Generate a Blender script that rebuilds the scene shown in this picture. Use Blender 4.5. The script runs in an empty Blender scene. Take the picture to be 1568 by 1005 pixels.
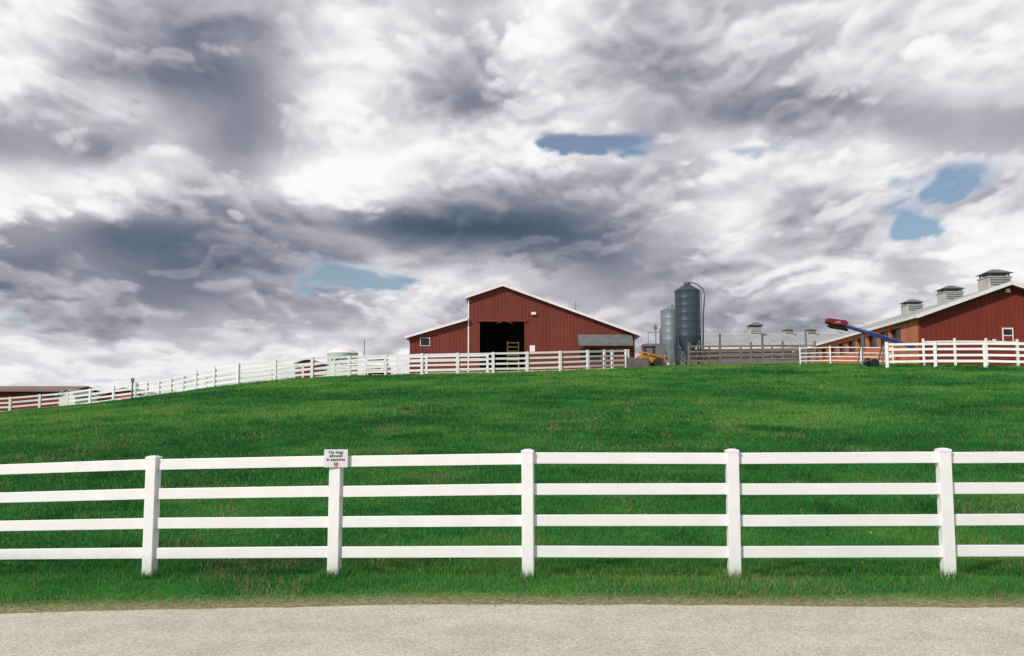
import bpy, math, random
import numpy as np
from mathutils import Vector, Matrix
random.seed(4); rng=np.random.default_rng(7)
scene=bpy.context.scene
COL=scene.collection

# ------------------------------------------------------------------ helpers
def lattice(seed): return np.random.default_rng(seed).random((256,256))
_L={}
def vn(x,y,s,seed=1):
    if seed not in _L: _L[seed]=lattice(seed)
    L=_L[seed]; x=np.asarray(x,float)/s+1000.3; y=np.asarray(y,float)/s+1000.7
    xi=np.floor(x).astype(int); yi=np.floor(y).astype(int); fx=x-xi; fy=y-yi
    fx=fx*fx*(3-2*fx); fy=fy*fy*(3-2*fy)
    a=L[xi%256,yi%256]; b=L[(xi+1)%256,yi%256]; c=L[xi%256,(yi+1)%256]; d=L[(xi+1)%256,(yi+1)%256]
    return (a*(1-fx)+b*fx)*(1-fy)+(c*(1-fx)+d*fx)*fy
def sst(a,b,x):
    t=np.clip((x-a)/(b-a),0,1); return t*t*(3-2*t)

CX=np.array([-160,-80,-42,-36.8,-30,-25.9,-22,-19,-16.75,-14.5,-10,-5.2,-.3,5.2,8.5,14.8,25,32,38.6,60,160])
CY=np.array([ 90, 84, 82, 82,  80, 75,  70, 67,  67, 67, 68, 68, 69, 71, 75, 80, 75, 67, 64, 60, 60])
CZ=np.array([1.6,2.2,2.95,3.43,4.15,4.2,4.5,4.74,5.0,5.22,5.45,5.58,5.72,6.03,6.4,6.95,6.75,6.1,5.6,5.0,4.5])
def ycrest(x): return np.interp(x,CX,CY)
def road_edge(x): return 10.15-.03*np.clip(x,-30,30)
def base0(x): return np.interp(x,[-60,-20,-6.8,-4.4,-1,60],[-.6,-.4,-.17,-.09,0,0])
def ground(x,y):
    x=np.asarray(x,float); y=np.asarray(y,float)
    yc=ycrest(x); zc=np.interp(x,CX,CZ)
    b=base0(x)
    verge=.045*sst(road_edge(x),road_edge(x)+.6,y)
    t=np.clip((y-12.6)/(yc-12.6),0,1)
    tt=t*.9+.1*np.sin(t*math.pi/2)
    tt=tt*sst(0,.09,t)+ (1-sst(0,.09,t))*tt*t/.09
    und=.10*(vn(x,y,9,3)-.5)*sst(14,25,y)*(1-sst(60,68,y))+.03*(vn(x,y,1.6,5)-.5)*sst(13,16,y)
    sl=np.interp(x,[-34,-24,-18,-11,9,16,40,60],[0,.03,.04,.066,.066,.055,.055,0])
    back=sl*np.clip(np.minimum(y,97)-yc,0,60)
    return b+verge+(zc-b-verge)*tt+und+back
def gz(x,y): return float(ground(x,y))

def group(name,loc=(0,0,0)):
    e=bpy.data.objects.new(name,None); e.empty_display_size=.3; e.location=loc; COL.objects.link(e); return e
def adopt(o,e):
    o.parent=e; o.matrix_parent_inverse=Matrix.Translation(-Vector(e.location))
class MB:
    def __init__(s): s.v=[]; s.f=[]
    def add(s,vs,fs):
        n=len(s.v); s.v+= [tuple(v) for v in vs]; s.f+=[tuple(i+n for i in f) for f in fs]
        return s
    def box(s,x0,x1,y0,y1,z0,z1):
        s.add([(x0,y0,z0),(x1,y0,z0),(x1,y1,z0),(x0,y1,z0),(x0,y0,z1),(x1,y0,z1),(x1,y1,z1),(x0,y1,z1)],
              [(0,3,2,1),(4,5,6,7),(0,1,5,4),(1,2,6,5),(2,3,7,6),(3,0,4,7)]); return s
    def beam(s,p0,p1,w,h):
        p0=Vector(p0);p1=Vector(p1);d=(p1-p0).normalized()
        up=Vector((0,0,1)) if abs(d.z)<.95 else Vector((0,1,0))
        sd=d.cross(up).normalized(); up=sd.cross(d).normalized()
        vs=[]
        for p in (p0,p1):
            for a,b in((-1,-1),(1,-1),(1,1),(-1,1)): vs.append(p+sd*a*w/2+up*b*h/2)
        s.add(vs,[(0,1,2,3),(7,6,5,4),(0,4,5,1),(1,5,6,2),(2,6,7,3),(3,7,4,0)]); return s
    def cyl(s,p0,p1,r0,r1=None,n=16,cap=True):
        r1=r0 if r1 is None else r1
        p0=Vector(p0);p1=Vector(p1);d=(p1-p0).normalized()
        up=Vector((0,0,1)) if abs(d.z)<.95 else Vector((0,1,0))
        a=d.cross(up).normalized(); b=a.cross(d).normalized()
        vs=[]
        for p,r in((p0,r0),(p1,r1)):
            for i in range(n):
                t=2*math.pi*i/n; vs.append(p+a*math.cos(t)*r+b*math.sin(t)*r)
        fs=[(i,(i+1)%n,n+(i+1)%n,n+i) for i in range(n)]
        if cap: fs+=[tuple(range(n))[::-1],tuple(range(n,2*n))]
        s.add(vs,fs); return s
    def prism(s,poly,y0,y1,axis='y'):
        n=len(poly)
        if axis=='y': vs=[(p[0],y0,p[1]) for p in poly]+[(p[0],y1,p[1]) for p in poly]
        else: vs=[(y0,p[0],p[1]) for p in poly]+[(y1,p[0],p[1]) for p in poly]
        s.add(vs,[tuple(range(n)),tuple(range(n,2*n))[::-1]]+[(i,(i+1)%n,n+(i+1)%n,n+i)[::-1] for i in range(n)]); return s
    def obj(s,name,mat,parent=None,bevel=0,smooth=False):
        me=bpy.data.meshes.new(name); me.from_pydata(s.v,[],s.f); me.update()
        import bmesh
        bm=bmesh.new(); bm.from_mesh(me); bmesh.ops.recalc_face_normals(bm,faces=bm.faces); bm.to_mesh(me); bm.free()
        o=bpy.data.objects.new(name,me); COL.objects.link(o); me.materials.append(mat)
        if bevel:
            m=o.modifiers.new('b','BEVEL'); m.width=bevel; m.segments=2; m.limit_method='ANGLE'
        if smooth:
            for p in me.polygons: p.use_smooth=True
        if parent: adopt(o,parent)
        return o

# ------------------------------------------------------------------ materials
def newmat(name):
    m=bpy.data.materials.new(name); m.use_nodes=True; nt=m.node_tree; nt.nodes.clear()
    out=nt.nodes.new('ShaderNodeOutputMaterial'); b=nt.nodes.new('ShaderNodeBsdfPrincipled')
    nt.links.new(b.outputs[0],out.inputs[0]); return m,nt,b
def paint(name,c,rough=.6,var=.25,scale=1.5,metal=0,bump=.0,bscale=20,streak=0,soil=None):
    m,nt,b=newmat(name); N=nt.nodes; L=nt.links
    b.inputs['Roughness'].default_value=rough; b.inputs['Metallic'].default_value=metal
    b.inputs['Specular IOR Level'].default_value=.3
    g=N.new('ShaderNodeNewGeometry')
    mp=N.new('ShaderNodeMapping'); L.new(g.outputs['Position'],mp.inputs[0])
    mp.inputs['Scale'].default_value=(1,1,.15 if streak else 1)
    n=N.new('ShaderNodeTexNoise'); n.inputs['Scale'].default_value=scale; n.inputs['Detail'].default_value=5; n.inputs['Roughness'].default_value=.65
    L.new(mp.outputs[0],n.inputs['Vector'])
    r=N.new('ShaderNodeValToRGB'); r.color_ramp.elements[0].position=.3; r.color_ramp.elements[1].position=.7
    lo=[v*(1-var) for v in c]; hi=[min(1,v*(1+var)) for v in c]
    r.color_ramp.elements[0].color=(*lo,1); r.color_ramp.elements[1].color=(*hi,1)
    L.new(n.outputs[0],r.inputs[0]); colout=r.outputs[0]
    if soil:   # mud and algae splashed on the lowest part
        sx_=N.new('ShaderNodeSeparateXYZ'); L.new(g.outputs['Position'],sx_.inputs[0])
        mr=N.new('ShaderNodeMapRange'); mr.inputs['From Min'].default_value=.26; mr.inputs['From Max'].default_value=.0; L.new(sx_.outputs[2],mr.inputs[0])
        n3=N.new('ShaderNodeTexNoise'); n3.inputs['Scale'].default_value=14; n3.inputs['Detail'].default_value=5; L.new(g.outputs['Position'],n3.inputs['Vector'])
        mu=N.new('ShaderNodeMath'); mu.operation='MULTIPLY'; L.new(mr.outputs[0],mu.inputs[0]); L.new(n3.outputs[0],mu.inputs[1])
        mxx=N.new('ShaderNodeMixRGB'); L.new(mu.outputs[0],mxx.inputs[0]); L.new(colout,mxx.inputs[1]); mxx.inputs[2].default_value=(*soil,1); colout=mxx.outputs[0]
    L.new(colout,b.inputs['Base Color'])
    if bump:
        n2=N.new('ShaderNodeTexNoise'); n2.inputs['Scale'].default_value=bscale; n2.inputs['Detail'].default_value=5
        L.new(g.outputs['Position'],n2.inputs['Vector'])
        bp=N.new('ShaderNodeBump'); bp.inputs['Strength'].default_value=bump; bp.inputs['Distance'].default_value=.02
        L.new(n2.outputs[0],bp.inputs['Height']); L.new(bp.outputs[0],b.inputs['Normal'])
    return m
M_white=paint('vinyl_white',(.80,.80,.80),.45,.05,3,bump=.05,bscale=8,soil=(.16,.19,.08))
M_whitefar=paint('vinyl_white_far',(.80,.80,.80),.5,.05,1)
M_red=paint('barn_red',(.150,.033,.021),.75,.2,.8,streak=1)
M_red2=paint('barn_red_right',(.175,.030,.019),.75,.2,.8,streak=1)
M_orange=paint('barn_sunlit_shed_orange',(.42,.145,.07),.7,.2,.8,streak=1)  # side wall's sunlight put into a lighter orange; own colour on the far shed
M_trim=paint('trim_white',(.72,.71,.69),.6,.08,1)
M_roof=paint('metal_roof',(.36,.37,.37),.5,.15,.6,metal=.2)
M_roofl=paint('metal_roof_light',(.33,.36,.35),.5,.2,.5)
M_cup=paint('cupola_metal',(.42,.42,.39),.6,.18,1)
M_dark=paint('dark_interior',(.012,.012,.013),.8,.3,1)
M_glass=paint('dark_glass',(.02,.025,.03),.15,.2,1)
M_steel=paint('silo_steel',(.060,.085,.115),.4,.2,1.2,metal=.45,streak=1)
M_galv=paint('galvanised',(.22,.265,.29),.45,.15,1.5,metal=.4,streak=1)
M_gray=paint('gray_metal',(.15,.16,.17),.55,.2,2,metal=.2)
M_wood=paint('weathered_wood',(.14,.125,.105),.8,.3,2,streak=0)
M_yel=paint('machine_yellow',(.42,.19,.03),.5,.3,3)
M_blue=paint('conveyor_blue',(.010,.030,.16),.5,.2,2)
M_cred=paint('conveyor_red',(.17,.012,.022),.5,.2,2)
M_rub=paint('rubber',(.02,.02,.02),.8,.2,4)
M_tan=paint('tan_rail',(.55,.45,.2),.6,.15,2)
M_black=paint('sign_ink',(.02,.02,.02),.7,.1,4)
M_signred=paint('sign_red',(.5,.05,.02),.7,.1,4)
M_sign=paint('sign_board',(.70,.71,.72),.5,.05,8)

# ------------------------------------------------------------------ terrain
xs=np.unique(np.concatenate([np.arange(-16,16.01,.25),np.arange(-60,60.01,1.0),np.arange(-150,151,6),np.arange(-900,901,60)]))
ys=np.unique(np.concatenate([np.arange(9,20,.2),np.arange(20,110,.8),np.arange(-40,9,3),np.arange(110,300,12),np.arange(300,1500,100)]))
X,Y=np.meshgrid(xs,ys); Z=ground(X,Y)
me=bpy.data.meshes.new('ground'); nx,ny=len(xs),len(ys)
V=np.stack([X.ravel(),Y.ravel(),Z.ravel()],1)
ii,jj=np.meshgrid(np.arange(nx-1),np.arange(ny-1)); a=(jj*nx+ii).ravel()
F=np.stack([a,a+1,a+1+nx,a+nx],1)
me.from_pydata(V.tolist(),[],F.tolist()); 
for p in me.polygons: p.use_smooth=True
def yardmask(x,y):
    yc=ycrest(x)
    m=sst(.6,2.0,y-yc+1.2*(vn(x,y,2.5,9)-.5))*sst(-13.5,-11.5,x)*(1-sst(8.5,11,x))
    m2=sst(2,5,y-yc)*sst(8,11,x)
    return np.clip(np.maximum(m,m2),0,1)
at=me.attributes.new('yard','FLOAT','POINT'); at.data.foreach_set('value',yardmask(X,Y).ravel().astype(np.float32))
dd=(Y-road_edge(X)).ravel()
at=me.attributes.new('verge','FLOAT','POINT'); at.data.foreach_set('value',np.clip(1-sst(.12,.6,dd),0,1).astype(np.float32))
go=bpy.data.objects.new('ground',me); COL.objects.link(go)
m,nt,b=newmat('meadow'); N=nt.nodes; L=nt.links
def nz(scale,detail=5,rough=.6,vec=None,src=None):
    n=N.new('ShaderNodeTexNoise'); n.inputs['Scale'].default_value=scale; n.inputs['Detail'].default_value=detail; n.inputs['Roughness'].default_value=rough
    L.new(src if src else geo.outputs['Position'],n.inputs['Vector']); return n.outputs[0]
def ramp(f,stops):
    r=N.new('ShaderNodeValToRGB'); cr=r.color_ramp
    while len(cr.elements)<len(stops): cr.elements.new(.5)
    for e,(p,c) in zip(cr.elements,stops): e.position=p; e.color=(*c,1)
    L.new(f,r.inputs[0]); return r.outputs[0]
def mix(f,a,b_,typ='MIX'):
    x=N.new('ShaderNodeMixRGB'); x.blend_type=typ
    for i,s in((0,f),(1,a),(2,b_)):
        if hasattr(s,'is_linked'): L.new(s,x.inputs[i])
        elif isinstance(s,(int,float)): x.inputs[i].default_value=s
        else: x.inputs[i].default_value=(*s,1)
    return x.outputs[0]
geo=N.new('ShaderNodeNewGeometry')
g1=ramp(nz(.35,6,.65),[(.3,(.022,.140,.030)),(.5,(.040,.195,.040)),(.72,(.10,.26,.05))])
g2=ramp(nz(6,5,.7),[(.3,(.45,.45,.45)),(.7,(1.3,1.3,1.2))])
g=mix(1.0,g1,g2,'MULTIPLY')
sand=ramp(nz(1.2,5),[(.3,(.42,.37,.26)),(.7,(.62,.57,.43))])
at1=N.new('ShaderNodeAttribute'); at1.attribute_name='yard'
at2=N.new('ShaderNodeAttribute'); at2.attribute_name='verge'
c=mix(at1.outputs['Fac'],g,sand)
dirt=ramp(nz(14,6,.7),[(.3,(.12,.10,.05)),(.55,(.30,.26,.14)),(.75,(.46,.41,.26))])
c=mix(at2.outputs['Fac'],c,dirt)
L.new(c,b.inputs['Base Color']); b.inputs['Roughness'].default_value=.95; b.inputs['Specular IOR Level'].default_value=.1
bp=N.new('ShaderNodeBump'); bp.inputs['Distance'].default_value=.08; bp.inputs['Strength'].default_value=.8
L.new(nz(9,5,.7),bp.inputs['Height']); L.new(bp.outputs[0],b.inputs['Normal'])
me.materials.append(m)

# ------------------------------------------------------------------ road
rx=np.concatenate([np.arange(-300,-20,10),np.arange(-20,20,.08),np.arange(20,301,10)])
n=len(rx); rows=[]
edge=road_edge(rx)+.06*(vn(rx,rx*0,.5,21)-.5)+.05*(vn(rx,rx*0,.13,22)-.5)+.10*(vn(rx,rx*0,2.5,23)-.5)
rows=[edge,edge-.25,edge-1.2,edge-3,edge-5,edge-6.5]
V=[];F=[]
for r in rows:
    zz=base0(rx)+.012
    V+=list(zip(rx.tolist(),r.tolist(),zz.tolist()))
for k in range(len(rows)-1):
    for i in range(n-1): F.append((k*n+i,(k+1)*n+i,(k+1)*n+i+1,k*n+i+1))
me=bpy.data.meshes.new('road'); me.from_pydata(V,[],F); ro=bpy.data.objects.new('road',me); COL.objects.link(ro)
m,nt,b=newmat('chip_seal'); N=nt.nodes; L=nt.links; geo=N.new('ShaderNodeNewGeometry')
c1=ramp(nz(.5,6,.6),[(.3,(.47,.45,.36)),(.7,(.59,.57,.47))])
vo=N.new('ShaderNodeTexVoronoi'); vo.inputs['Scale'].default_value=95; L.new(geo.outputs['Position'],vo.inputs['Vector'])
sp=N.new('ShaderNodeSeparateColor'); L.new(vo.outputs['Color'],sp.inputs[0])
c2=ramp(sp.outputs[0],[(0,(.5,.5,.52)),(.25,(.86,.86,.86)),(.7,(1.08,1.08,1.08)),(1,(1.35,1.35,1.35))])
c=mix(1.0,c1,c2,'MULTIPLY')
c3=ramp(nz(30,5,.7),[(.35,(.86,.86,.86)),(.65,(1.08,1.08,1.08))]); c=mix(1.0,c,c3,'MULTIPLY')
c4=ramp(nz(2.2,4,.6),[(.40,(.93,.93,.93)),(.6,(1.03,1.03,1.03))]); c=mix(1.0,c,c4,'MULTIPLY')
L.new(c,b.inputs['Base Color']); b.inputs['Roughness'].default_value=.9
bp=N.new('ShaderNodeBump'); bp.inputs['Distance'].default_value=.004; bp.inputs['Strength'].default_value=.5
L.new(vo.outputs['Distance'],bp.inputs['Height']); L.new(bp.outputs[0],b.inputs['Normal'])
me.materials.append(m)
# loose stones on the road and along its edge
mb=MB()
for i in range(900):
    x=random.uniform(-9,9)
    y=float(road_edge(x))+random.gauss(-.02,.09) if i<820 else random.uniform(7,9.9)
    r=random.uniform(.004,.011); z=float(base0(x))+.013+(.02 if y>road_edge(x) else 0)
    a_=random.random()*3; vs=[]
    for k in range(5): t=a_+k*1.2566; vs.append((x+math.cos(t)*r*random.uniform(.7,1.2),y+math.sin(t)*r*random.uniform(.7,1.2),z-.002))
    vs.append((x,y,z+r*.8)); mb.add(vs,[(k,(k+1)%5,5) for k in range(5)])
mb.obj('loose_gravel',paint('stone',(.30,.27,.21),.9,.5,30))

# ------------------------------------------------------------------ grass
fpts=[(-11.3,14.5),(-9.1,13.6),(-6.72,12.88),(-4.39,12.3),(-2.095,11.95),(.19,11.65),(2.54,11.6),(4.985,11.6),(7.43,11.65),(9.9,11.8),(12.3,12.0)]
def sample(nn):
    yy=np.exp(rng.random(nn)*(math.log(92)-math.log(10.25))+math.log(10.25))
    w=.62*yy+4.5
    xx=(rng.random(nn)*2-1)*w
    return xx,yy
NB=820000
gx,gy=sample(NB)
# extra growth around the post feet where the mower does not reach
ex=[];ey=[]
for (fx_,fy_) in fpts:
    k=260; r=np.abs(rng.normal(0,.10,k))+.05; t=rng.random(k)*2*math.pi; ex.append(fx_+np.cos(t)*r); ey.append(fy_+np.sin(t)*r)
gx=np.concatenate([gx]+ex); gy=np.concatenate([gy]+ey); NB=len(gx)
d=gy-road_edge(gx)
keep=(d>.06)&(rng.random(NB)<np.clip(.12+sst(.15,.75,d+.35*(vn(gx,gy,.7,31)-.5)),0,1))&(rng.random(NB)>yardmask(gx,gy)*1.1)
gx,gy,d=gx[keep],gy[keep],d[keep]; NB=len(gx)
gzv=ground(gx,gy)
lod=gy/12
clump=vn(gx,gy,.35,11)*.5+vn(gx,gy,1.3,12)*.5
big=vn(gx,gy,6,13)*.45+vn(gx,gy,2.2,14)*.3+vn(gx,gy,.7,15)*.25
H=(.030+.055*clump**1.5+.03*rng.random(NB))*lod**.35*(.45+.55*sst(.1,1.3,d))
tuft=sst(.72,.9,vn(gx,gy,.9,44))*(gy>13); H=H*(1+.5*tuft)
near=np.zeros(NB)
for (fx_,fy_) in fpts: near=np.maximum(near,1-sst(.08,.28,np.hypot(gx-fx_,gy-fy_)))
H=H*(1+.9*near)
W=.0055*lod**.95*(.7+.6*rng.random(NB))
ang=rng.random(NB)*2*math.pi; lean=rng.random(NB)*1.1*H; la=rng.random(NB)*2*math.pi
ca,sa=np.cos(ang)*W,np.sin(ang)*W
P=np.zeros((NB,3,3),np.float32)
P[:,0]=np.stack([gx-ca,gy-sa,gzv-.01],1); P[:,1]=np.stack([gx+ca,gy+sa,gzv-.01],1)
P[:,2]=np.stack([gx+np.cos(la)*lean,gy+np.sin(la)*lean,gzv+H],1)
me=bpy.data.meshes.new('grass'); me.vertices.add(NB*3); me.vertices.foreach_set('co',P.ravel())
me.loops.add(NB*3); me.loops.foreach_set('vertex_index',np.arange(NB*3,dtype=np.int32))
me.polygons.add(NB); me.polygons.foreach_set('loop_start',np.arange(0,NB*3,3,dtype=np.int32)); 
me.update(calc_edges=True)
dark=np.array([.026,.150,.036]); mid=np.array([.062,.28,.054]); lite=np.array([.21,.42,.08]); dry=np.array([.40,.36,.17])
t=np.clip(.14+1.85*(big-.33)+.45*(rng.random(NB)-.5)-.3*tuft+.10*sst(35,70,gy),0,1)[:,None]
colr=np.where(t<.5,dark+(mid-dark)*t*2,mid+(lite-mid)*(t*2-1))
pd=.02+.75*(1-sst(.15,.8,d))+.3*sst(.76,.88,vn(gx,gy,1.1,51))*(gy<40)+.18*sst(.76,.92,vn(gx,gy,2.6,52))
isd=(rng.random(NB)<pd)[:,None]
colr=np.where(isd,dry*(.6+.6*rng.random((NB,1))),colr)
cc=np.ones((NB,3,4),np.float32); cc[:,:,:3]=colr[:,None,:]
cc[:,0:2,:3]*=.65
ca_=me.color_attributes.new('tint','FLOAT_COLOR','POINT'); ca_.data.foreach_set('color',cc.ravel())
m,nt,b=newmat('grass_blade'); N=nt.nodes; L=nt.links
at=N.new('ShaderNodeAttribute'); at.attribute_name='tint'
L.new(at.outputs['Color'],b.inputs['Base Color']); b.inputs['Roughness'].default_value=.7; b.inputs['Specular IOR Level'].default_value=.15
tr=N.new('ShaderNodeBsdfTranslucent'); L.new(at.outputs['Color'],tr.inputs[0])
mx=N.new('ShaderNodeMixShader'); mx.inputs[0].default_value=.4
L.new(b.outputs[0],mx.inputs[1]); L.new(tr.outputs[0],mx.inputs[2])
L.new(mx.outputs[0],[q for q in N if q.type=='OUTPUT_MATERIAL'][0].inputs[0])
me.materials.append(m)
o=bpy.data.objects.new('grass',me); COL.objects.link(o)
# a few tiny dandelions
mb=MB()
for i in range(60):
    y=random.uniform(12.5,24); x=random.uniform(-.6*y,.6*y)
    if vn(x,y,3,77)<.5: continue
    z=gz(x,y)+random.uniform(.03,.06); r=random.uniform(.008,.013)
    mb.cyl((x,y,z),(x+.004,y-.004,z+.01),r,r*.6,7)
    mb.cyl((x,y,z-.06),(x,y,z),.002,.002,4)
mb.obj('dandelion_patch',paint('dandelion',(.65,.5,.03),.7,.1,5))

# ------------------------------------------------------------------ fences
RZ=(.31,.665,1.02,1.375)
def fence(name,pts,mat,post=.135,rail=.13,h=1.46,rails=RZ,bev=0,cap=True,zs=None,railt=.04,jit=.008):
    x0,y0=pts[0]; e=group(name,(x0,y0,gz(x0,y0)))
    pm=MB(); cm=MB(); rm=MB(); P=[]
    for i,(x,y) in enumerate(pts):
        z=gz(x,y) if zs is None else zs[i]; P.append((x,y,z))
        k=min(max(i,1),len(pts)-1); dx=pts[k][0]-pts[k-1][0]; dy=pts[k][1]-pts[k-1][1]; a=math.atan2(dy,dx)
        lx=random.uniform(-.01,.01)
        def pv(s,z_,ox=0): 
            return [(x+ox+math.cos(a)*u*s-math.sin(a)*v*s,y+math.sin(a)*u*s+math.cos(a)*v*s,z_) for u,v in((-1,-1),(1,-1),(1,1),(-1,1))]
        hw=post/2
        pm.add(pv(hw,z-.4)+pv(hw,z+h,lx),[(0,1,5,4),(1,2,6,5),(2,3,7,6),(3,0,4,7),(4,5,6,7)])
        if cap:
            cm.add(pv(hw+.004,z+h-.02,lx)+pv(hw+.004,z+h+.008,lx)+pv(hw*.4,z+h+.024,lx),[(0,3,2,1),(0,1,5,4),(1,2,6,5),(2,3,7,6),(3,0,4,7),(4,5,9,8),(5,6,10,9),(6,7,11,10),(7,4,8,11),(8,9,10,11)])
    for i in range(len(P)-1):
        for r in rails:
            j=lambda: random.uniform(-jit,jit)
            rm.beam((P[i][0],P[i][1],P[i][2]+r+j()),(P[i+1][0],P[i+1][1],P[i+1][2]+r+j()),railt,rail)
    pm.obj('posts',mat,e,bev); rm.obj('rails',mat,e,bev)
    if cap: cm.obj('post_caps',mat,e,0)
    return e
zs=[-.27,-.2,-.135,-.05,.0,.042,.046,.055,.06,.06,.06]
fence('rail_fence',fpts,M_white,bev=.006,zs=zs,jit=.005)

def resample(poly,step):
    out=[poly[0]]
    P=[Vector(p) for p in poly]
    tot=sum((P[i+1]-P[i]).length for i in range(len(P)-1)); k=round(tot/step); s=tot/k
    for j in range(1,k+1):
        t=j*s
        for i in range(len(P)-1):
            l=(P[i+1]-P[i]).length
            if t<=l+1e-6 or i==len(P)-2: q=P[i]+(P[i+1]-P[i])*min(t/l,1); out.append((q.x,q.y)); break
            t-=l
    return out
fence('rail_fence',resample([(-30,79.5),(-25.9,74.7),(-22,69.8),(-19,67),(-14.5,66.9),(-10,67.7),(-5.2,67.9),(-.3,68.9),(5.2,70.8),(6.0,72.5),(8.6,75)],2.44),M_whitefar,post=.17,rail=.14)
fence('rail_fence',resample([(-60,78),(-43,80),(-36.8,81.6),(-30,79.8)],2.2),M_whitefar,post=.17,rail=.14)
fence('rail_fence',resample([(5.6,73.5),(8.9,76),(9.8,84)],2.4),M_whitefar,post=.17,rail=.14)
fence('rail_fence',resample([(-24,78),(-17,80),(-8,80),(-2,81)],2.4),M_whitefar,post=.16,rail=.13)
# paddock fences at right
fence('paddock_fence',resample([(25.1,66.5),(31.5,64.3),(33.2,63),(36.5,58)],2.9),M_whitefar,post=.2,rail=.15,h=1.75,rails=(.45,.85,1.25,1.6))
fence('paddock_fence',resample([(28.4,68.5),(31,67.5),(34,67),(40,68)],1.9),M_trim,post=.16,rail=.1,h=1.9,rails=(.4,.8,1.2,1.7))
fence('corral_fence',resample([(15.4,86.5),(25.8,84.5)],2.6),M_wood,post=.17,rail=.13,h=2.1,rails=(.5,.9,1.3,1.75),cap=False)
fence('corral_fence',resample([(17.3,82.5),(21,82.5),(24,81)],3.5),M_gray,post=.16,rail=.09,h=2.7,rails=(.3,.6,1.0,1.4),cap=False)
fence('corral_fence',resample([(15.4,92),(27,92)],3),M_gray,post=.14,rail=.16,h=1.9,rails=(.6,1.1,1.6,1.9),cap=False)
fence('corral_fence',resample([(22.2,76.5),(28.2,73.5)],2.0),M_trim,post=.1,rail=.07,h=1.4,rails=(.3,.6,.9,1.3),cap=False)

# sign on roadside fence
sx,sy,sz=-2.08,11.95-.08,0
e=group('warning_sign',(sx,sy,1.4))
MB().box(sx-.14,sx+.14,sy-.012,sy,1.305,1.515).obj('board',M_sign,e,.004)
def text(s,size,x,z,y,mat,par,name,bold=.0):
    cu=bpy.data.curves.new(name,'FONT'); cu.body=s; cu.size=size; cu.align_x='CENTER'; cu.extrude=.001; cu.offset=bold
    o=bpy.data.objects.new(name,cu); o.location=(x,y,z); o.rotation_euler=(math.pi/2,0,0); COL.objects.link(o); cu.materials.append(mat); adopt(o,par); return o
text('No dogs',.05,sx,1.468,sy-.0145,M_black,e,'text_line_1',.0005)
text('allowed',.05,sx,1.426,sy-.0145,M_black,e,'text_line_2',.0005)
text('in pastures',.05,sx,1.384,sy-.0145,M_black,e,'text_line_3',.0005)
mb=MB()
for i in range(20):
    a0=2*math.pi*i/20;a1=2*math.pi*(i+1)/20
    mb.beam((sx+.026*math.cos(a0),sy-.015,1.342+.026*math.sin(a0)),(sx+.026*math.cos(a1),sy-.015,1.342+.026*math.sin(a1)),.003,.006)
mb.beam((sx-.018,sy-.0165,1.36),(sx+.018,sy-.0165,1.324),.003,.006)
mb.obj('prohibition_ring',M_signred,e)
MB().box(sx-.014,sx+.014,sy-.0135,sy-.012,1.332,1.348).box(sx+.006,sx+.02,sy-.0138,sy-.012,1.346,1.356).obj('dog_symbol',M_black,e)

# ------------------------------------------------------------------ main barn
def slope_roof(mb,p0,p1,y0,y1,t=.16):
    mb.prism([p0,p1,(p1[0],p1[1]+t),(p0[0],p0[1]+t)],y0,y1)
Y0=95; YB=125
e=group('red_barn',(0,Y0,7.4))
w=MB()
outer=[(-9.8,5.5),(-9.8,10.62),(-4.2,12.28),(-4.2,14.42),(-.9,15.55),(11.75,10.9),(11.75,5.5),(1.2,5.5),(1.2,12.2),(-3.1,12.2),(-3.1,5.5)]
w.prism(outer,Y0,Y0+.25).obj('front_wall',M_red,e)
MB().prism([(-9.8,5.5),(-9.8,10.62),(-4.2,12.28),(-4.2,14.42),(-.9,15.55),(11.75,10.9),(11.75,5.5)],YB-.25,YB).obj('back_wall',M_red,e)
MB().box(-9.8,-9.6,Y0+.25,YB-.25,5.5,10.6).box(11.55,11.75,Y0+.25,YB-.25,5.5,10.85).box(-4.2,-4.05,Y0+.25,YB-.25,5.5,14.3).obj('side_walls',M_red,e)
MB().box(-4,1.6,Y0+9,Y0+9.2,5.5,13).obj('dark_backing',M_dark,e)  # near-black backing behind the doorway; interior shade put into its colour
bt=MB()
def roofz(x): 
    return 10.62+(x+9.8)*(1.66/5.6) if x<-4.2 else (14.42+(x+4.2)*(1.13/3.3) if x<-.9 else 15.55-(x+.9)*(4.65/12.65))
x=-9.6
while x<11.7:
    zb=12.25 if -3.25<x<1.3 else 5.5
    bt.box(x-.02,x+.02,Y0-.03,Y0,zb,roofz(x)-.08); x+=.33
bt.obj('siding_ribs',M_red,e)
rf=MB()
slope_roof(rf,(-4.45,14.42),(-.9,15.62),Y0-.45,YB+.4); slope_roof(rf,(-.9,15.62),(12.3,10.78),Y0-.45,YB+.4); 
slope_roof(rf,(-10.2,10.58),(-4.2,12.36),Y0-.45,YB+.4)
rf.obj('roof',M_roof,e)
fa=MB()
for a,b2 in (((-4.5,14.36),(-.9,15.58)),((-.9,15.58),(12.35,10.72)),((-10.25,10.52),(-4.22,12.3))):
    fa.prism([a,b2,(b2[0],b2[1]+.24),(a[0],a[1]+.24)],Y0-.5,Y0-.452)
fa.box(-4.24,-4.12,Y0-.045,Y0-.032,5.5,14.3)
fa.obj('fascia',M_trim,e)
MB().box(-3.25,-3.1,Y0-.06,Y0,5.5,12.2).box(1.2,1.35,Y0-.06,Y0,5.5,12.2).box(-3.35,1.45,Y0-.16,Y0-.0,12.2,12.42).obj('door_frame',M_red2,e)
st=MB()
for k in range(5): st.box(-.5,.7,Y0+3.0,Y0+3.08,8.7+k*.42,8.8+k*.42)
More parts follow.
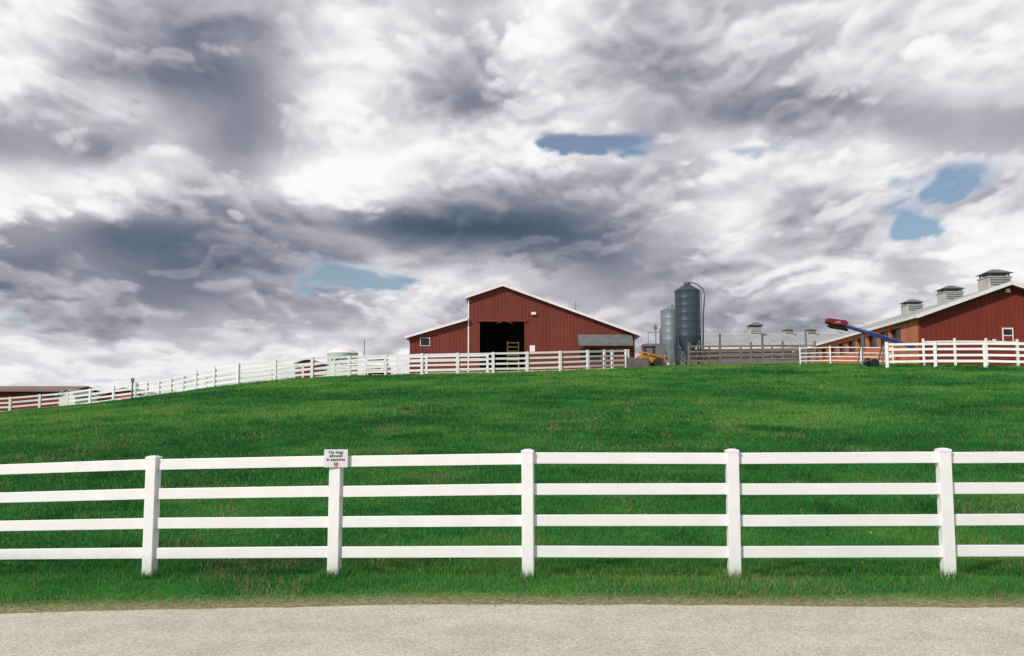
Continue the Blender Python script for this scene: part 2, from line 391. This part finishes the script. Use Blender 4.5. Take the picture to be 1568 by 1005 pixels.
st.box(-.5,-.4,Y0+3.08,Y0+3.2,6,10.6); st.box(.6,.7,Y0+3.08,Y0+3.2,6,10.6); st.obj('stall_gate',M_tan,e)
wn=MB(); wn.box(-8.8,-7.85,Y0-.06,Y0-.001,9.85,10.65); wn.obj('window_frame',M_trim,e)
MB().box(-8.74,-7.91,Y0-.08,Y0-.061,9.91,10.59).obj('window_pane',M_glass,e)
MB().box(1.85,2.3,Y0-.25,Y0-.031,12.85,13.1).obj('wall_light',M_trim,e)
MB().box(1.7,2.2,Y0-.06,Y0-.031,9.3,9.9).obj('notice_plate',M_sign,e)
aw=MB(); aw.prism([(Y0-.9,9.95),(Y0-.03,10.85),(Y0-.03,10.95),(Y0-.9,10.05)],6.3,11.5,'x'); aw.box(6.3,11.5,Y0-.96,Y0-.9,9.8,10.1)
aw.obj('awning',M_gray,e)
MB().box(6.5,8.4,Y0-.05,Y0-.031,8.6,9.6).obj('awning_dark_panel',M_dark,e)  # flat dark panel on the wall below the awning
mb=MB(); mb.cyl((6.3,Y0+3,12.8),(6.3,Y0+3,14.6),.03,.02,6); mb.beam((6.0,Y0+3,14.1),(6.6,Y0+3,14.1),.03,.03); mb.beam((6.1,Y0+3,13.8),(6.5,Y0+3,13.8),.03,.03); mb.obj('antenna',M_gray,e)

# ------------------------------------------------------------------ silos
def silo(cx,cy,r,zt,zs,zb,zg,mat,lad=True):
    e=group('feed_silo',(cx,cy,zg)); mb=MB(); n=28
    prof=[(.0,zt+.0),(r*.25,zt-.02),(r*.27,zt-.22),(r*1.03,zs),(r*1.0,zs-.08)]
    z=zs-.08; 
    while z-.7>zb: 
        prof+=[(r,z-.62),(r*1.008,z-.66),(r,z-.7)]; z-=.7
    prof+=[(r,zb),(r*.22,zb-1.75),(r*.2,zb-2.1)]
    vs=[];fs=[]
    for (rr,zz) in prof:
        for i in range(n): t=2*math.pi*i/n; vs.append((cx+math.cos(t)*rr,cy+math.sin(t)*rr,zz))
    for k in range(len(prof)-1):
        for i in range(n): fs.append((k*n+i,k*n+(i+1)%n,(k+1)*n+(i+1)%n,(k+1)*n+i))
    mb.add(vs,fs); o=mb.obj('shell',mat,e,smooth=True)
    md=o.modifiers.new('es','EDGE_SPLIT'); md.split_angle=math.radians(28)
    lg=MB()
    for i in range(6):
        t=2*math.pi*(i+.5)/6; lg.beam((cx+math.cos(t)*r,cy+math.sin(t)*r,zg-.3),(cx+math.cos(t)*r,cy+math.sin(t)*r,zb+.1),.13,.13)
        t2=2*math.pi*(i+1.5)/6; lg.beam((cx+math.cos(t)*r,cy+math.sin(t)*r,zg+.3),(cx+math.cos(t2)*r,cy+math.sin(t2)*r,zb-.4),.05,.05)
    lg.obj('legs',mat,e)
    if lad:
        l=MB(); x=cx+r*.6; y=cy-r*.85
        for dx in(-.0,.4): l.beam((x+dx,y,zg+1),(x+dx,y,zs),.04,.04)
        for k in range(22): 
            zz=zg+1+k*.32
            if zz<zs: l.beam((x,y,zz),(x+.4,y,zz),.03,.03)
        l.obj('ladder',M_steel,e)
        p=MB(); q=[(cx+.3,cy,zt),(cx+.9,cy,zt-.15),(cx+1.45,cy,zt-.6),(cx+1.62,cy,zt-1.2),(cx+1.45,cy,zt-3),(cx+1.35,cy,zg)]
        for i in range(len(q)-1): p.cyl(q[i],q[i+1],.06,.06,8)
        p.obj('fill_pipe',M_gray,e)
silo(16.35,92,1.18,15.55,14.75,10.4,gz(16.35,92),M_steel)
silo(15.35,95.5,1.0,13.9,13.3,10.0,gz(15.3,95.5),M_galv,False)

# loader (skid steer) beside barn
def wheel(mb,x,y,z,r,w,ax='x'):
    if ax=='x': mb.cyl((x-w/2,y,z),(x+w/2,y,z),r,r,20)
    else: mb.cyl((x,y-w/2,z),(x,y+w/2,z),r,r,20)
lx,ly=12.0,86; g=gz(lx,ly)
e=group('skid_loader',(lx,ly,g))
mb=MB(); [wheel(mb,lx+dx,ly+dy,g+.38,.38,.28,'y') for dx in(-.5,.5) for dy in(-.7,.7)]; mb.obj('wheels',M_rub,e)
MB().prism([(lx-1.0,g+.4),(lx+.8,g+.4),(lx+.8,g+.7),(lx+.35,g+.95),(lx-.8,g+1.15),(lx-1.0,g+1.05)],ly-.5,ly+.5).obj('chassis',M_yel,e,.03)
mb=MB(); 
for dx in(-.45,.3):
    for dy in(-.45,.45): mb.beam((lx+dx,ly+dy,g+.9),(lx+dx,ly+dy,g+1.75),.08,.08)
mb.box(lx-.55,lx+.4,ly-.5,ly+.5,g+1.75,g+1.83); mb.obj('roll_cage',M_dark,e)
mb=MB()
for dy in(-.65,.65): mb.beam((lx-.95,ly+dy,g+1.35),(lx+1.0,ly+dy,g+.85),.1,.12); mb.beam((lx+1.0,ly+dy,g+.85),(lx+1.25,ly+dy,g+.4),.1,.12)
mb.obj('lift_arms',M_yel,e)
MB().prism([(lx+1.2,g+.1),(lx+1.8,g+.05),(lx+1.8,g+.12),(lx+1.3,g+.2),(lx+1.27,g+.65),(lx+1.2,g+.65)],ly-.8,ly+.8).obj('bucket',M_gray,e)
# feed wagon (grey) & timber crate
lx,ly=13.0,91; g=gz(lx,ly); e=group('feed_wagon',(lx,ly,g))
MB().prism([(lx-.8,g+.9),(lx+.8,g+.9),(lx+1.05,g+2.1),(lx-1.05,g+2.1)],ly-1.2,ly+1.2).obj('hopper',M_gray,e,.02)
mb=MB(); [wheel(mb,lx+dx,ly-1,g+.45,.45,.25,'y') for dx in(-.6,.6)]; mb.obj('wheels',M_rub,e)
MB().box(lx-1.1,lx+1.1,ly-.8,ly+.8,g+.65,g+.9).obj('frame',M_gray,e)
mb=MB(); mb.cyl((lx+.2,ly,g+1.9),(lx+.2,ly,g+4.0),.05,.04,8); mb.cyl((lx+.6,ly,g+1.9),(lx+.6,ly,g+3.6),.08,.06,8); mb.beam((lx-.5,ly,g+3.2),(lx+.9,ly,g+3.3),.05,.05); mb.beam((lx-.5,ly,g+3.2),(lx-.5,ly,g+2.0),.05,.05); mb.box(lx+.05,lx+.35,ly-.1,ly+.1,g+3.5,g+3.8); mb.obj('auger',M_gray,e)
lx,ly=9.4,75.2; g=gz(lx,ly); e=group('timber_crate',(lx,ly,g)); mb=MB()
for k in range(4): mb.box(lx-.8,lx+.9,ly-.5,ly-.45,g+.05+k*.2,g+.2+k*.2); mb.box(lx-.8,lx+.9,ly+.45,ly+.5,g+.05+k*.2,g+.2+k*.2)
for dx in(-.75,0,.8): mb.box(lx+dx,lx+dx+.08,ly-.449,ly-.38,g-.05,g+.95)
for k in range(4): mb.box(lx+.85,lx+.9,ly-.44,ly+.44,g+.05+k*.2,g+.2+k*.2)
mb.obj('slats',M_wood,e)

# ------------------------------------------------------------------ cupola
def cupola(cx,cy,z,w,h,name,par,base=M_trim):
    mb=MB(); mb.box(cx-w/2,cx+w/2,cy-w/2,cy+w/2,z-.5,z+h*.5); mb.box(cx-w*.54,cx+w*.54,cy-w*.54,cy+w*.54,z+h*.5,z+h*.55); mb.obj(name+'_base',base,par)
    lv=MB()
    for k in range(3): lv.box(cx-w*.42,cx+w*.42,cy-w/2-.03,cy-w/2,z+.06+k*h*.14,z+.06+k*h*.14+h*.07)
    for s in(-1,1):
        for t in(-1,1): lv.box(cx+s*w*.42-.05,cx+s*w*.42+.05,cy+t*w*.42-.05,cy+t*w*.42+.05,z+h*.55,z+h*.74)
    lv.box(cx-w*.36,cx+w*.36,cy-w*.36,cy+w*.36,z+h*.55,z+h*.74)
    lv.obj(name+'_louvres',M_gray,par)
    r=w*.6; zz=z+h*.74
    q=MB(); q.add([(cx-r,cy-r,zz),(cx+r,cy-r,zz),(cx+r,cy+r,zz),(cx-r,cy+r,zz),(cx-w*.15,cy-w*.15,z+h),(cx+w*.15,cy-w*.15,z+h),(cx+w*.15,cy+w*.15,z+h),(cx-w*.15,cy+w*.15,z+h)],[(0,3,2,1),(0,1,5,4),(1,2,6,5),(2,3,7,6),(3,0,4,7),(4,5,6,7)])
    q.obj(name+'_roof',M_gray,par)

# right barn
e=group('red_barn',(35.2,70,6.2))
XL,XR,XC=28.8,41.6,35.2; ZE,ZR=9.85,12.1; YA,YZ=70,100
s=(ZR-ZE)/6.4
MB().prism([(XL,4.5),(XR,4.5),(XR,ZE),(XC,ZR),(XL,ZE)],YA,YA+.25).obj('front_wall',M_red2,e)
MB().prism([(XL,4.5),(XR,4.5),(XR,ZE),(XC,ZR),(XL,ZE)],YZ-.25,YZ).obj('back_wall',M_red2,e)
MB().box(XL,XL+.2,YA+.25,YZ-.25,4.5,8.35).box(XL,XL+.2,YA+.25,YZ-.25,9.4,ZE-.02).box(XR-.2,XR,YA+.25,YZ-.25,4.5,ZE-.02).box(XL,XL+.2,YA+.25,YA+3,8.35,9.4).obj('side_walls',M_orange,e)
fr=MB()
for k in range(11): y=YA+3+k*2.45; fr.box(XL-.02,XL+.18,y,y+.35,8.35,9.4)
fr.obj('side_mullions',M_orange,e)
MB().box(XL+.22,XL+.26,YA+.3,YZ-.3,8.1,9.6).obj('side_windows',M_glass,e)
bt=MB(); x=XL+.15
while x<XR:
    bt.box(x-.02,x+.02,YA-.03,YA,4.5,ZR-abs(x-XC)*s-.08); x+=.33
bt.obj('siding_ribs',M_red2,e)
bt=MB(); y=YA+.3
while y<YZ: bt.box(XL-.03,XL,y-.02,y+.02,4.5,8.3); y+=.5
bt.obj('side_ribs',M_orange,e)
rf=MB()
slope_roof(rf,(XL-.35,ZE-.35*s),(XC,ZR),YA-.6,YZ+.5,.12); slope_roof(rf,(XC,ZR),(XR+.35,ZE-.35*s),YA-.6,YZ+.5,.12); rf.obj('roof',M_roofl,e)
fa=MB()
for a,b2 in (((XL-.4,ZE-.4*s-.1),(XC,ZR-.1)),((XC,ZR-.1),(XR+.4,ZE-.4*s-.1))): fa.prism([a,b2,(b2[0],b2[1]+.27),(a[0],a[1]+.27)],YA-.66,YA-.602)
fa.box(XL-.42,XL-.36,YA-.6,YZ+.5,ZE-.35*s-.06,ZE-.35*s+.12)
fa.obj('fascia',M_trim,e)
wn=MB(); wn.box(34.6,35.4,YA-.06,YA-.031,7.9,9.0); wn.box(33.9,34.15,YA-.06,YA-.031,8.0,8.2); wn.obj('door_panel_frame',M_trim,e)
MB().box(34.7,35.3,YA-.08,YA-.061,8.5,8.9).obj('door_window',M_glass,e)
MB().box(34.7,35.3,YA-.08,YA-.061,7.9,8.42).obj('door_panel',M_red2,e)
MB().box(34.95,35.2,YA-.3,YA-.031,11.5,11.75).obj('wall_light',M_trim,e)
for i,(cy,w,h) in enumerate(((71.9,1.65,1.3),(79.3,1.5,1.2),(87,1.4,1.1))): cupola(XC,cy,ZR+.05,w,h,'cupola_%d'%(i+1),e,M_cup)

# conveyor
e=group('bale_elevator',(24,71,6.5))
mb=MB(); a=Vector((22.9,69,9.12)); b_=Vector((27.4,67.5,7.4))
mb.beam(a,b_,.45,.2); mb.obj('conveyor_arm',M_blue,e,.02)
mb=MB(); mb.beam(a+Vector((0,-.25,.12)),b_+Vector((0,-.25,.12)),.03,.04); mb.obj('edge_rail',M_gray,e)
MB().prism([(21.9,9.3),(21.95,9.54),(23.2,9.38),(23.35,9.18),(23.1,9.0),(22.2,9.1)],68.6,69.4).obj('hopper_head',M_cred,e,.03)
MB().prism([(22.0,9.05),(23.1,8.97),(23.4,8.68),(23.0,8.78),(22.3,8.88)],68.7,69.3).obj('under_frame',M_dark,e)
text('LINE',.18,22.6,9.2,68.58,M_trim,e,'lettering')
mb=MB()
for (px_,pz) in ((24.0,8.6),(25.4,8.1)):
    yy=68.6; mb.beam((px_,yy-.5,gz(px_,yy)),(px_+.3,yy,pz),.07,.07); mb.beam((px_,yy+.6,gz(px_,yy)),(px_+.3,yy,pz),.07,.07)
mb.beam((23.9,68.2,gz(24,68)+.4),(27.2,67.5,7.2),.06,.06)
mb.obj('struts',M_gray,e); mb=MB(); wheel(mb,24.8,68,gz(24.8,68)+.3,.3,.2,'y'); wheel(mb,24.8,69.2,gz(24.8,69.2)+.3,.3,.2,'y'); mb.obj('wheels',M_rub,e)

# long low barn behind
e=group('cattle_barn',(33,124,8))
MB().box(22,46,124,124.2,6,12.3).box(22,46,136,136.2,6,12.3).prism([(124.2,6),(136,6),(136,12.3),(130,14.1),(124.2,12.3)],22,22.2,'x').prism([(124.2,6),(136,6),(136,12.3),(130,14.1),(124.2,12.3)],45.8,46,'x').obj('walls',M_wood,e)
rf=MB(); rf.prism([(122.8,11.95),(130,14.2),(130,14.35),(122.8,12.1)],21.5,46.5,'x'); rf.prism([(130,14.2),(137.2,11.95),(137.2,12.1),(130,14.35)],21.5,46.5,'x'); rf.obj('roof',M_roofl,e)
MB().box(21.4,46.6,122.72,122.79,11.85,12.12).box(21.4,46.6,129.85,130.15,14.36,14.44).obj('gutter_and_ridge',M_trim,e)
rb=MB(); x=21.6
while x<46.4: rb.prism([(122.8,12.1),(130,14.35),(130,14.4),(122.8,12.15)],x,x+.06,'x'); x+=.9
rb.obj('roof_seams',M_roof,e)
cupola(31.9,130,14.3,1.7,1.6,'cupola_1',e,M_cup); cupola(36.2,130,14.3,1.2,.8,'cupola_2',e,M_cup); cupola(39.2,130,14.3,1.2,.8,'cupola_3',e,M_cup)

# ------------------------------------------------------------------ left side things
tx,ty=-17.9,105; g=gz(tx,ty); e=group('storage_tank',(tx,ty,g)); mb=MB(); n=32; r=1.6
prof=[(r,g-.2),(r,9.85),(r*1.03,9.9),(r*1.0,9.98),(r*.7,10.3),(r*.3,10.45),(0.01,10.47)]
vs=[(tx+math.cos(2*math.pi*i/n)*rr,ty+math.sin(2*math.pi*i/n)*rr,zz) for rr,zz in prof for i in range(n)]
fs=[(k*n+i,k*n+(i+1)%n,(k+1)*n+(i+1)%n,(k+1)*n+i) for k in range(len(prof)-1) for i in range(n)]
mb.add(vs,fs); mb.obj('tank_shell',M_trim,e,smooth=True).modifiers.new('es','EDGE_SPLIT').split_angle=math.radians(50)
text('UCO',.85,tx+.05,8.75,ty-1.68,M_blue,e,'lettering',.02)
sx2,sy2=-17.6,86; g=gz(sx2,sy2); e=group('garden_shed',(sx2,sy2,g))
MB().prism([(sx2-1.15,g-.2),(sx2+1.15,g-.2),(sx2+1.15,g+1.85),(sx2,g+2.25),(sx2-1.15,g+1.85)],sy2,sy2+2.5).obj('walls',M_red,e)
MB().prism([(sx2-1.3,g+1.8),(sx2,g+2.27),(sx2+1.3,g+1.8),(sx2+1.3,g+1.9),(sx2,g+2.37),(sx2-1.3,g+1.9)],sy2-.2,sy2+2.7).obj('roof',M_roof,e)
MB().box(sx2-.45,sx2+.45,sy2-.04,sy2-.001,g,g+1.7).obj('door',M_red2,e)
# pickup
px_,py_=-12.3,88; g=gz(px_,py_); e=group('pickup_truck',(px_,py_,g))
side=[(0,.45),(0,1.0),(.15,1.12),(1.4,1.22),(2.0,1.78),(3.3,1.8),(3.6,1.2),(5.3,1.2),(5.3,.45)]
MB().prism([(py_+a_,g+b2) for a_,b2 in side],px_-.95,px_+.95,'x').obj('body',M_trim,e,.08)
MB().add([(px_-.8,py_+1.44,g+1.27),(px_+.8,py_+1.44,g+1.27),(px_+.7,py_+1.93,g+1.74),(px_-.7,py_+1.93,g+1.74)],[(0,1,2,3)]).obj('windscreen',M_glass,e)
mb=MB(); mb.box(px_-.7,px_+.7,py_-.03,py_-.002,g+.65,g+.95); mb.obj('grille',M_dark,e)
mb=MB(); [wheel(mb,px_+s_*.85,py_+yy,g+.38,.38,.25) for s_ in(-1,1) for yy in(.9,4.2)]; mb.obj('wheels',M_rub,e)
e=group('flagpole',(-11.9,80,gz(-11.9,80))); mb=MB(); z=gz(-11.9,80); mb.cyl((-11.9,80,z-.2),(-11.9,80,8.95),.05,.03,8); mb.cyl((-11.9,80,8.95),(-11.9,80,9.05),.06,.02,8); mb.obj('pole',M_gray,e)
mb=MB(); mb.cyl((-30.1,79,gz(-30.1,79)-.2),(-30.1,79,gz(-30.1,79)+1.75),.07,.07,8); mb.box(-30.2,-30.0,78.9,79.1,gz(-30.1,79)+1.5,gz(-30.1,79)+1.85); mb.obj('lantern_post',M_gray)
# distant farm buildings
e=group('farm_shed',(-100,200,2.5))
MB().box(-125,-88.6,200,214,1,9.8).obj('walls',M_red2,e)
MB().prism([(199,9.6),(207,10.8),(215,9.6),(215,9.85),(207,11.05),(199,9.85)],-126,-88,'x').obj('roof',paint('brown_roof',(.20,.14,.11),.7,.2,.3),e)
e=group('farm_shed',(-82,210,2.5))
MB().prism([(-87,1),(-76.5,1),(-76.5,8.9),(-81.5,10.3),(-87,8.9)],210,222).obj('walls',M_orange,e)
MB().prism([(-88,8.75),(-81.5,10.6),(-75.5,8.75),(-75.5,9.0),(-81.5,10.9),(-88,9.0)],209,223).obj('roof',M_roofl,e)
e=group('white_shed',(-91,185,2.5))
MB().prism([(-84,1),(-81,1),(-81,8.4),(-82.5,9.4),(-84,8.4)],185,195).obj('walls',M_trim,e)
MB().prism([(-84.5,8.2),(-82.5,9.45),(-80.5,8.2),(-80.5,8.4),(-82.5,9.65),(-84.5,8.4)],184.5,195.5).obj('roof',M_roofl,e)

# ------------------------------------------------------------------ sky
TS=Vector((-.55,-.62,.62)).normalized()
elev=math.asin(TS.z); az=math.atan2(TS.x,TS.y)
KA,KE=4.0,2.5
SW,SH=2200,860
uu=(np.arange(SW)+.5)/SW; vv=(np.arange(SH)+.5)/SH
A=np.tan((uu*2-1)*math.atan(KA))/KA*math.pi
E=np.tan(vv*math.atan(KE))/KE*math.pi/2
A,E=np.meshgrid(A,E); A=A.astype(np.float32);E=E.astype(np.float32)
dX=np.sin(A)*np.cos(E); dY=np.cos(A)*np.cos(E); dZ=np.sin(E)
def pn(x,y,seed):
    r=np.random.default_rng(seed); th=r.random((128,128))*2*np.pi; GX=np.cos(th).astype(np.float32).ravel(); GY=np.sin(th).astype(np.float32).ravel()
    x0=np.floor(x).astype(np.int32); y0=np.floor(y).astype(np.int32); fx=x-x0; fy=y-y0
    xa=x0&127; xb=(x0+1)&127; ya=y0&127; yb=(y0+1)&127
    def dt(ix,iy,ox,oy): 
        k=ix*128+iy; return GX[k]*(fx-ox)+GY[k]*(fy-oy)
    wx=fx*fx*fx*(fx*(fx*6-15)+10); wy=fy*fy*fy*(fy*(fy*6-15)+10)
    a_=dt(xa,ya,0,0); b_=dt(xb,ya,1,0); c_=dt(xa,yb,0,1); d_=dt(xb,yb,1,1)
    return 1.5*((a_+(b_-a_)*wx)*(1-wy)+(c_+(d_-c_)*wx)*wy)
def fbm(x,y,o,seed,g=.5,bil=0.):
    s=0;am=1;tot=0
    for k in range(o):
        v=pn(x,y,seed+k)
        if bil and k>0: v=v*(1-bil)+(np.abs(v)*1.8-.45)*bil
        s=s+am*v; tot+=am; am*=g
        x,y=(x*1.62-y*1.20)+17.3,(x*1.20+y*1.62)+5.1
    return s/tot
PX=1.5*A/(E+.5); PY=1.15*np.log(E+.07)+.8*E
PX2=1.75*A/(E+.75); PY2=.95*np.log(E+.10)+.5*E
w1=fbm(PX*1.5,PY*1.5,4,100,.5); w2=fbm(PX*1.5+40,PY*1.5+9,4,200,.5)
X1=PX2+w1*.06; Y1=PY2+w2*.06
U=dX/np.maximum(dY,.15); EE=dZ/np.maximum(dY,.15)
GR=np.array([
[.88,.76,.64,.64,.73,.88,.78,.75,.95,.84,.70,.75,.75,.79,.86,.90],
[.85,.64,.51,.53,.70,.94,.77,.62,.86,.79,.61,.66,.70,.81,.90,.96],
[.74,.84,.68,.57,.68,.94,.77,.53,.77,.77,.62,.59,.53,.62,.68,.70],
[.64,.61,.77,.60,.70,.86,.88,.86,.97,.79,.70,.85,.90,.90,.79,.74],
[.92,.96,.77,.67,.86,1.0,.86,.64,.61,.64,.70,.83,.77,.79,.70,.73],
[.64,.49,.45,.47,.51,.55,.37,.35,.37,.49,.72,.86,.71,.77,.82,.98],
[.53,.60,.51,.51,.62,.71,.80,.82,.71,.60,.60,.68,.86,.90,.74,.90],
[.72,.65,.61,.68,.66,.73,.77,.68,.72,.72,.66,.66,.61,.73,.80,.86],
[.84,.84,.82,.79,.84,.87,.84,.79,.79,.79,.78,.78,.78,.79,.82,.85],
[.84,.84,.84,.84,.84,.84,.84,.84,.84,.84,.84,.84,.84,.84,.84,.84]],np.float32)
G=np.pad(GR,2,mode='edge')
def cw(t): return [(-t+2*t*t-t**3)/2,(2-5*t*t+3*t**3)/2,(t+4*t*t-3*t**3)/2,(-t*t+t**3)/2]
def Bsample(ox,oy):
    gxp=np.clip(U*1500/98+7.5+ox,-.99,15.99)+2; gyp=np.clip((630-EE*1500)/65+oy,-.99,9.9)+2
    x0=np.floor(gxp).astype(np.int32); y0=np.floor(gyp).astype(np.int32); wx=cw(gxp-x0); wy=cw(gyp-y0); Bm=0
    for j in range(4):
        r_=0
        for i in range(4): r_=r_+wx[i]*G[np.clip(y0-1+j,0,G.shape[0]-1),np.clip(x0-1+i,0,G.shape[1]-1)]
        Bm=Bm+wy[j]*r_
    return Bm
scl=np.clip(EE*2.0+.35,.35,1.0)
inn=sst(.2,.45,dY)*(1-sst(.50,.70,EE))*(1-sst(.60,.85,np.abs(U)))
lowf=fbm(PX*.6+3,PY*.6,3,400,.5)
gen=.72+.30*lowf
def sh(F,k): 
    o_=np.empty_like(F); o_[:-k]=F[k:]; o_[-k:]=F[-1:]; return o_
acc=Bsample(w1*.9*scl,w2*.9*scl)*inn+gen*(1-inn)-.03
for li,(fr,seed,th,amp) in enumerate(((2.1,500,-.08,.8),(3.2,600,.0,.75),(5.0,700,.05,.6))):
    f=fbm(X1*fr+li*7.7,Y1*fr+li*3.1,7,seed,.54,.55)
    fs=fbm(X1*fr+li*7.7,Y1*fr+li*3.1,4,seed,.5,.55)
    Bk=Bsample(w2*.9*scl+li*.2,w1*.7*scl-.15*li)*inn+gen*(1-inn)
    thick=np.clip((f-th+(Bk-.68)*.3)*2.7,0,1.2)
    al=sst(0.,.42,thick)
    rel=np.clip((fs-sh(fs,9))*1.5,-.22,.22)
    shade=Bk+.15*np.exp(-thick*2.6)-.08*thick+rel*.65
    acc=acc*(1-al*amp)+shade*al*amp
fine=fbm(X1*9,Y1*9,4,800,.6)
acc=acc+fine*.06
acc=.69+(acc-.69)*1.14
holes=[(-.01,.455,.05,.022,1.),(-.155,.158,.085,.017,1.1),(.10,.300,.05,.014,.85),(.47,.252,.085,.020,1.15),(.42,.21,.04,.016,1.),(-.50,.115,.06,.01,.6),(.27,.1,.07,.01,.6),(.23,.29,.035,.012,.65),(-.2,.14,.03,.008,.7),(.15,.285,.04,.01,.65)]
hn=fbm(X1*4.2+9,Y1*4.2+2,7,900,.6,.3); hm=fbm(X1*5.5+31,Y1*5.5+12,4,950,.55)
Hm=0
for (u_,e_,a_,b_,am) in holes: Hm=Hm+am*np.exp(-(((U+w1*.06+hm*.10-u_)/a_)**2+((EE+w2*.02+hn*.035-e_)/b_)**2))
hv=np.minimum(Hm,1.05)*.95-.50+1.7*hn*np.minimum(Hm*2,1)
hg=(-.45-lowf*1.0+.6*hn)*(1-inn)+hv*inn
mask=1-sst(-.22,.42,hg)*.97
keys=np.array([.25,.36,.46,.56,.68,.80,.92,1.02])
cols=np.array([[72,86,104],[92,106,124],[118,124,140],[146,146,159],[178,175,186],[211,208,214],[240,237,239],[252,251,251]])/255.
cols=np.where(cols<.04045,cols/12.92,((cols+.055)/1.055)**2.4)
img=np.ones((SH,SW,4),np.float32)
eb=np.clip(acc+.14*(1-mask),0.2,1.05)
for k in range(3): img[...,k]=np.interp(eb,keys,cols[:,k])
hz=(1-sst(0,.10,EE))*.35
for k,v in enumerate((.72,.75,.80)): img[...,k]=img[...,k]*(1-hz)+v*hz
img[...,3]=mask
im=bpy.data.images.new('cloud_layer',SW,SH,alpha=True,float_buffer=True)
im.colorspace_settings.name='Non-Color'; im.alpha_mode='CHANNEL_PACKED'
im.pixels.foreach_set(img.ravel()); im.update(); im.pack()
wd=bpy.data.worlds.new('World'); scene.world=wd; wd.use_nodes=True; nt=wd.node_tree; N=nt.nodes; L=nt.links; N.clear()
def MA(op,a,b=None,c=None):
    n=N.new('ShaderNodeMath'); n.operation=op
    for i,v in enumerate((a,b,c)):
        if v is None: continue
        if hasattr(v,'is_linked'): L.new(v,n.inputs[i])
        else: n.inputs[i].default_value=v
    return n.outputs[0]
tc=N.new('ShaderNodeTexCoord'); sp=N.new('ShaderNodeSeparateXYZ'); L.new(tc.outputs['Generated'],sp.inputs[0])
dx,dy,dz=sp.outputs
azn=MA('ARCTAN2',dx,dy)
un=MA('MULTIPLY_ADD',MA('ARCTANGENT',MA('MULTIPLY',azn,KA/math.pi)),.5/math.atan(KA),.5)
eln=MA('MAXIMUM',MA('ARCSINE',dz),0.)
vnn=MA('MULTIPLY',MA('ARCTANGENT',MA('MULTIPLY',eln,KE/(math.pi/2))),1/math.atan(KE))
cb=N.new('ShaderNodeCombineXYZ'); L.new(un,cb.inputs[0]); L.new(vnn,cb.inputs[1])
ti=N.new('ShaderNodeTexImage'); ti.image=im; ti.extension='EXTEND'; ti.interpolation='Cubic'; L.new(cb.outputs[0],ti.inputs[0])
sky=N.new('ShaderNodeTexSky'); sky.sky_type='NISHITA'; sky.sun_disc=False; sky.sun_elevation=elev; sky.sun_rotation=az
b1=N.new('ShaderNodeBackground'); L.new(sky.outputs[0],b1.inputs[0]); b1.inputs[1].default_value=.085
b2=N.new('ShaderNodeBackground'); L.new(ti.outputs[0],b2.inputs[0]); b2.inputs[1].default_value=1.0
ms=N.new('ShaderNodeMixShader'); L.new(ti.outputs[1],ms.inputs[0]); L.new(b1.outputs[0],ms.inputs[1]); L.new(b2.outputs[0],ms.inputs[2])
out=N.new('ShaderNodeOutputWorld'); L.new(ms.outputs[0],out.inputs[0])

sd=bpy.data.lights.new('sun','SUN'); sd.energy=3.5; sd.angle=math.radians(3); sd.color=(1,.95,.88)
so=bpy.data.objects.new('sun',sd); so.rotation_euler=(-TS).to_track_quat('-Z','Y').to_euler(); so.location=(-20,-20,30); COL.objects.link(so)

cam=bpy.data.cameras.new('camera'); cam.lens=35; cam.sensor_width=36; cam.clip_end=5000; cam.clip_start=.1
co=bpy.data.objects.new('camera',cam); co.location=(0,0,1.73); co.rotation_euler=(math.radians(90+5.92),0,0); COL.objects.link(co)
scene.camera=co
scene.view_settings.view_transform='Standard'; scene.view_settings.look='None'; scene.view_settings.exposure=0
